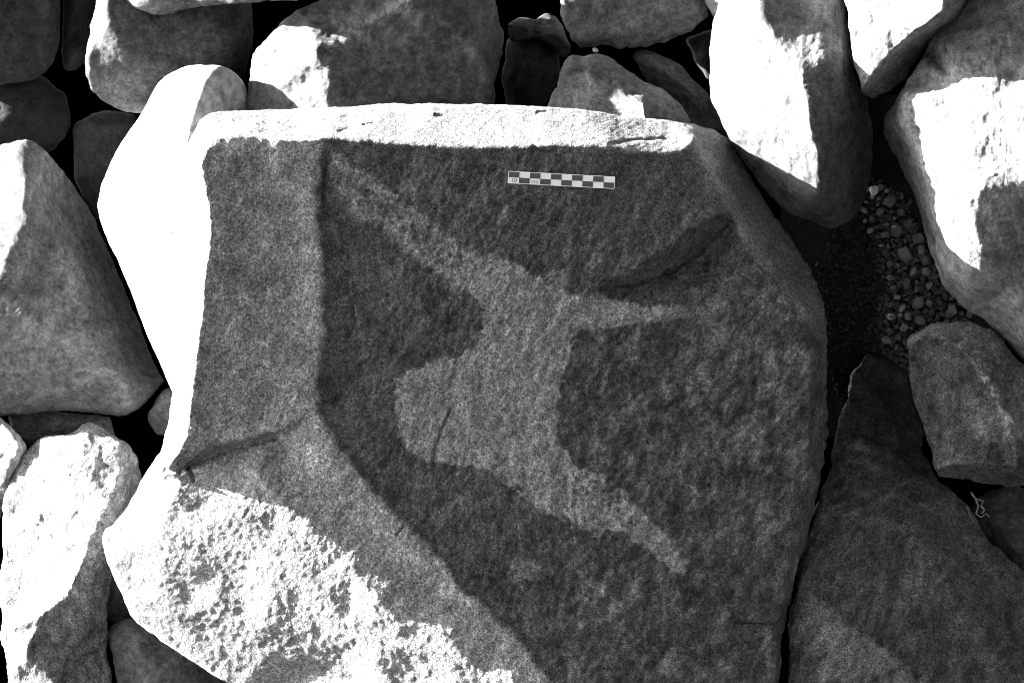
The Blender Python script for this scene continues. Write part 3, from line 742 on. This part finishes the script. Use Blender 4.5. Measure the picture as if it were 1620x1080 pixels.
def build_gravel():
    rs = np.random.RandomState(4)
    fan = [(1372,300),(1392,285),(1420,320),(1445,360),(1465,410),(1480,460),(1520,480),(1540,505),(1480,515),(1440,530),(1425,560),(1400,540),(1412,470),(1405,420),(1385,380),(1360,335)]
    back = [(1290,420),(1340,330),(1380,280),(1430,310),(1500,470),(1540,520),(1430,600),(1330,640),(1300,540)]
    # countable stones of the fan
    placed = []
    big = [(1432,402,15,2),(1452,478,13,2),(1418,362,14,1),(1452,377,11,2),(1407,318,12,1),(1400,372,9,1),(1437,352,11,1),(1458,396,10,2),(1462,410,10,1),(1433,448,11,1),(1445,430,12,2),
           (1465,430,8,2),(1470,452,9,2),(1470,480,8,2),(1428,486,9,2),(1437,500,9,2),(1455,505,10,2),(1420,470,8,2),(1412,500,9,1),(1430,518,10,2),(1505,492,12,2),(1520,478,8,1),(1393,335,8,1),
           (1380,345,9,0),(1425,335,9,1),(1440,320,7,0),(1410,440,9,0),(1402,400,8,0),(1390,372,8,0)]
    for px, py, r, t in big:
        r *= 1.2
        lab = 'small stone in the gravel filled gap below the tall sunlit boulder'
        if (px, py) == (1432, 402): lab = 'largest pale pebble in the gravel fan of the gap'
        pebble(px, py, gap_z(px, py) + r * .4, r, t, lab, 'loose stones in the gravel gap', rs)
        placed.append((px, py, r))
    tries = 0
    while len(placed) < 150 and tries < 6000:
        tries += 1
        px, py = rs.uniform(1330, 1545), rs.uniform(280, 570)
        r = rs.uniform(5, 11)
        if not inside(np.array([px]), np.array([py]), fan)[0]: continue
        if any(math.hypot(px - a, py - b) < .72 * (r + c) for a, b, c in placed): continue
        pebble(px, py, gap_z(px, py) + r * .2, r, int(rs.choice([0, 1, 1, 2])), 'small stone in the gravel filled gap below the tall sunlit boulder', 'loose stones in the gravel gap', rs)
        placed.append((px, py, r))
    # the fine gravel and its bed as one mass
    V, F, T = [], [], []; n = 0
    for _ in range(4200):
        px, py = rs.uniform(1285, 1560), rs.uniform(270, 640)
        if not inside(np.array([px]), np.array([py]), back)[0]: continue
        v, f = GRAIN[rs.randint(6)]
        r = rs.uniform(2.5, 8)
        q, _r = np.linalg.qr(rs.normal(size=(3, 3)))
        V.append(to_world(np.full(len(v), px), np.full(len(v), py), np.full(len(v), gap_z(px, py) - 5)) + (v @ q) * r * U)
        F.append(f + n); n += len(v); T.append(np.full(len(v), rs.uniform(.05, .13) * (.25 + .75 * float(smooth01((px - 1370) / 50)))))  # crevice shade put into the grain tone, darker towards the carved block
    gx, gy = np.meshgrid(np.linspace(1235, 1590, 60), np.linspace(150, 690, 80))
    gz = gap_z(gx, gy) - 8 + 5 * fbm(np.stack([gx.ravel(), gy.ravel(), gx.ravel() * 0], 1), 40, 3).reshape(gx.shape)
    i, j = np.meshgrid(np.arange(79), np.arange(59), indexing='ij'); a = (i * 60 + j).ravel()
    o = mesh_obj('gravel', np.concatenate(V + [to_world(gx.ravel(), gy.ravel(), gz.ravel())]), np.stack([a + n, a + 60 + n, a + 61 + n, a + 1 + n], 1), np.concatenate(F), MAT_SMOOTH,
                 np.concatenate(T + [(.008 + .014 * smooth01((gy.ravel() - 260) / 60))]))  # bed tone darkened up the gap as painted shade
    tag(o, 'dark fine gravel filling the gap between the boulders', 'gravel', None, 'stuff')
    pebble(1383, 301, gap_z(1383, 301) + 45, 12, 3, 'pebble coloured white as a sun fleck at the top of the gravel gap', None, rs)  # sun fleck made as a near-white stone
    pebble(942, 80, -185, 6, 2, 'tiny round pebble lodged under ragged edge of the top centre boulder', None, rs)
build_gravel()

def build_scale():
    # rest the bar on the rough face: best plane through the face under it
    P = np.array([(ROT.T @ (np.array(v.co) + np.array(carved.location))) for v in carved.data.vertices if True])
    zz = P[:, 2] / U; k = U * (DIST - P[:, 2]) / DIST
    px = P[:, 0] / k + 810; py = 540 - P[:, 1] / k
    m = (px > 800) & (px < 978) & (py > 266) & (py < 302) & (zz > 0)
    A = np.stack([px[m], py[m], np.ones(m.sum())], 1)
    cf, *_ = np.linalg.lstsq(A, zz[m], rcond=None)
    top = np.percentile(zz[m] - A @ cf, 96)
    f = lambda x, y: cf[0] * x + cf[1] * y + cf[2] + top
    o0 = np.array([804.0, 270.5]); ex = np.array([169.0, 9.0]) / 169.24; ey = np.array([-9.0, 169.0]) / 169.24
    W, Hh = 169.5, 19.5
    def pt(u, v, h):
        q = o0 + ex * u + ey * v
        return to_world(q[0], q[1], f(q[0], q[1]) + h)
    def slab(name, u0, u1, v0, v1, h0, h1, mat, parent, r):
        ring = []
        for cu, cv, a0 in ((u1 - r, v0 + r, -90), (u1 - r, v1 - r, 0), (u0 + r, v1 - r, 90), (u0 + r, v0 + r, 180)):
            for a in np.radians(np.linspace(a0, a0 + 90, 4)):
                ring.append((cu + r * math.cos(a), cv + r * math.sin(a)))
        n = len(ring)
        V = [pt(u, v, h1) for u, v in ring] + [pt(u, v, h0) for u, v in ring] + [pt((u0 + u1) / 2, (v0 + v1) / 2, h1), pt((u0 + u1) / 2, (v0 + v1) / 2, h0)]
        F4 = [(i, n + i, n + (i + 1) % n, (i + 1) % n) for i in range(n)]
        F3 = [(2 * n, i, (i + 1) % n) for i in range(n)] + [(2 * n + 1, n + (i + 1) % n, n + i) for i in range(n)]
        F3 = [t[::-1] for t in F3]
        o = mesh_obj(name, V, F4, F3, mat, None, parent)
        o.data.polygons.foreach_set('use_smooth', np.zeros(len(o.data.polygons), bool))
        return o
    white = flat_material('white_plastic', .9, .5)
    dark = flat_material('dark_print', .075, .6)
    grey = flat_material('grey_print', .3, .6)
    root = slab('scale_bar', 0, W, 0, Hh, 0, 2.2, white, None, 1.6)
    tag(root, 'white ruler strip with dark chequered squares stuck on the carved block', 'scale bar')
    cw = (W - 2.4) / 10
    for i in range(10):
        u = 1.2 + i * cw
        v0, v1 = ((1.0, Hh / 2) if i % 2 == 0 else (Hh / 2, Hh - 1.0))
        slab('dark_square', u, u + cw, v0, v1, 2.2, 2.6, dark, root, .15)
    for txt, cell in (('10', 0), ('cm', 2)):
        c = bpy.data.curves.new('lettering', 'FONT')
        c.body = txt; c.size = 9.5 * U; c.align_x = 'CENTER'; c.align_y = 'CENTER'; c.extrude = .1 * U
        c.materials.append(grey)
        tmp = bpy.data.objects.new('lettering_curve', c)
        me = bpy.data.meshes.new_from_object(tmp)
        bpy.data.objects.remove(tmp)
        me.name = 'lettering'
        o = bpy.data.objects.new('lettering', me); col.objects.link(o)
        u, v = 1.2 + (cell + .5) * cw, Hh * .75
        p0 = pt(u, v, 2.4); X = pt(u + 5, v, 2.4) - p0; Y = p0 - pt(u, v + 5, 2.4)
        X /= np.linalg.norm(X); Y -= X * (X @ Y); Y /= np.linalg.norm(Y); Z = np.cross(X, Y)
        M = Matrix(np.vstack([np.column_stack([X, Y, Z, p0 - np.array(root.location)]), [0, 0, 0, 1]]).tolist())
        o.parent = root
        o.matrix_local = M
build_scale()

def build_twig():
    def tube(pts, r0, r1):
        V, F = [], []
        for i, (x, y, z) in enumerate(pts):
            r = r0 + (r1 - r0) * i / (len(pts) - 1)
            a = pts[max(i - 1, 0)]; b = pts[min(i + 1, len(pts) - 1)]
            tx, ty = b[0] - a[0], b[1] - a[1]; L = math.hypot(tx, ty) or 1
            for k in range(6):
                t = k * math.pi / 3
                V.append((x - ty / L * r * math.cos(t), y + tx / L * r * math.cos(t), z + r * math.sin(t)))
        for i in range(len(pts) - 1):
            for k in range(6):
                F.append((i * 6 + k, i * 6 + (k + 1) % 6, i * 6 + 6 + (k + 1) % 6, i * 6 + 6 + k))
        return V, F
    V, F = [], []
    for pts, a, b in (([(1536,778,-120),(1543,788,-112),(1548,800,-108),(1544,812,-110),(1552,818,-112),(1560,812,-116),(1566,818,-120)], 1.7, .7),
                      ([(1543,788,-112),(1556,792,-108),(1552,800,-106)], 1.2, .6), ([(1530,800,-125),(1534,815,-120),(1541,826,-120)], 1.0, .5),
                      ([(1552,800,-107),(1558,806,-104),(1553,812,-106)], 1.4, .8)):
        v, f = tube(pts, a, b)
        F += [tuple(q + len(V) for q in t) for t in f]; V += v
    V = np.array(V)
    o = mesh_obj('dry_twig', to_world(V[:, 0], V[:, 1], V[:, 2]), F, np.zeros((0, 3), int), MAT_SMOOTH, np.full(len(V), .2))
    tag(o, 'small pale twisted dry twig in the dark crack beside the lower right slab', 'twig')
build_twig()
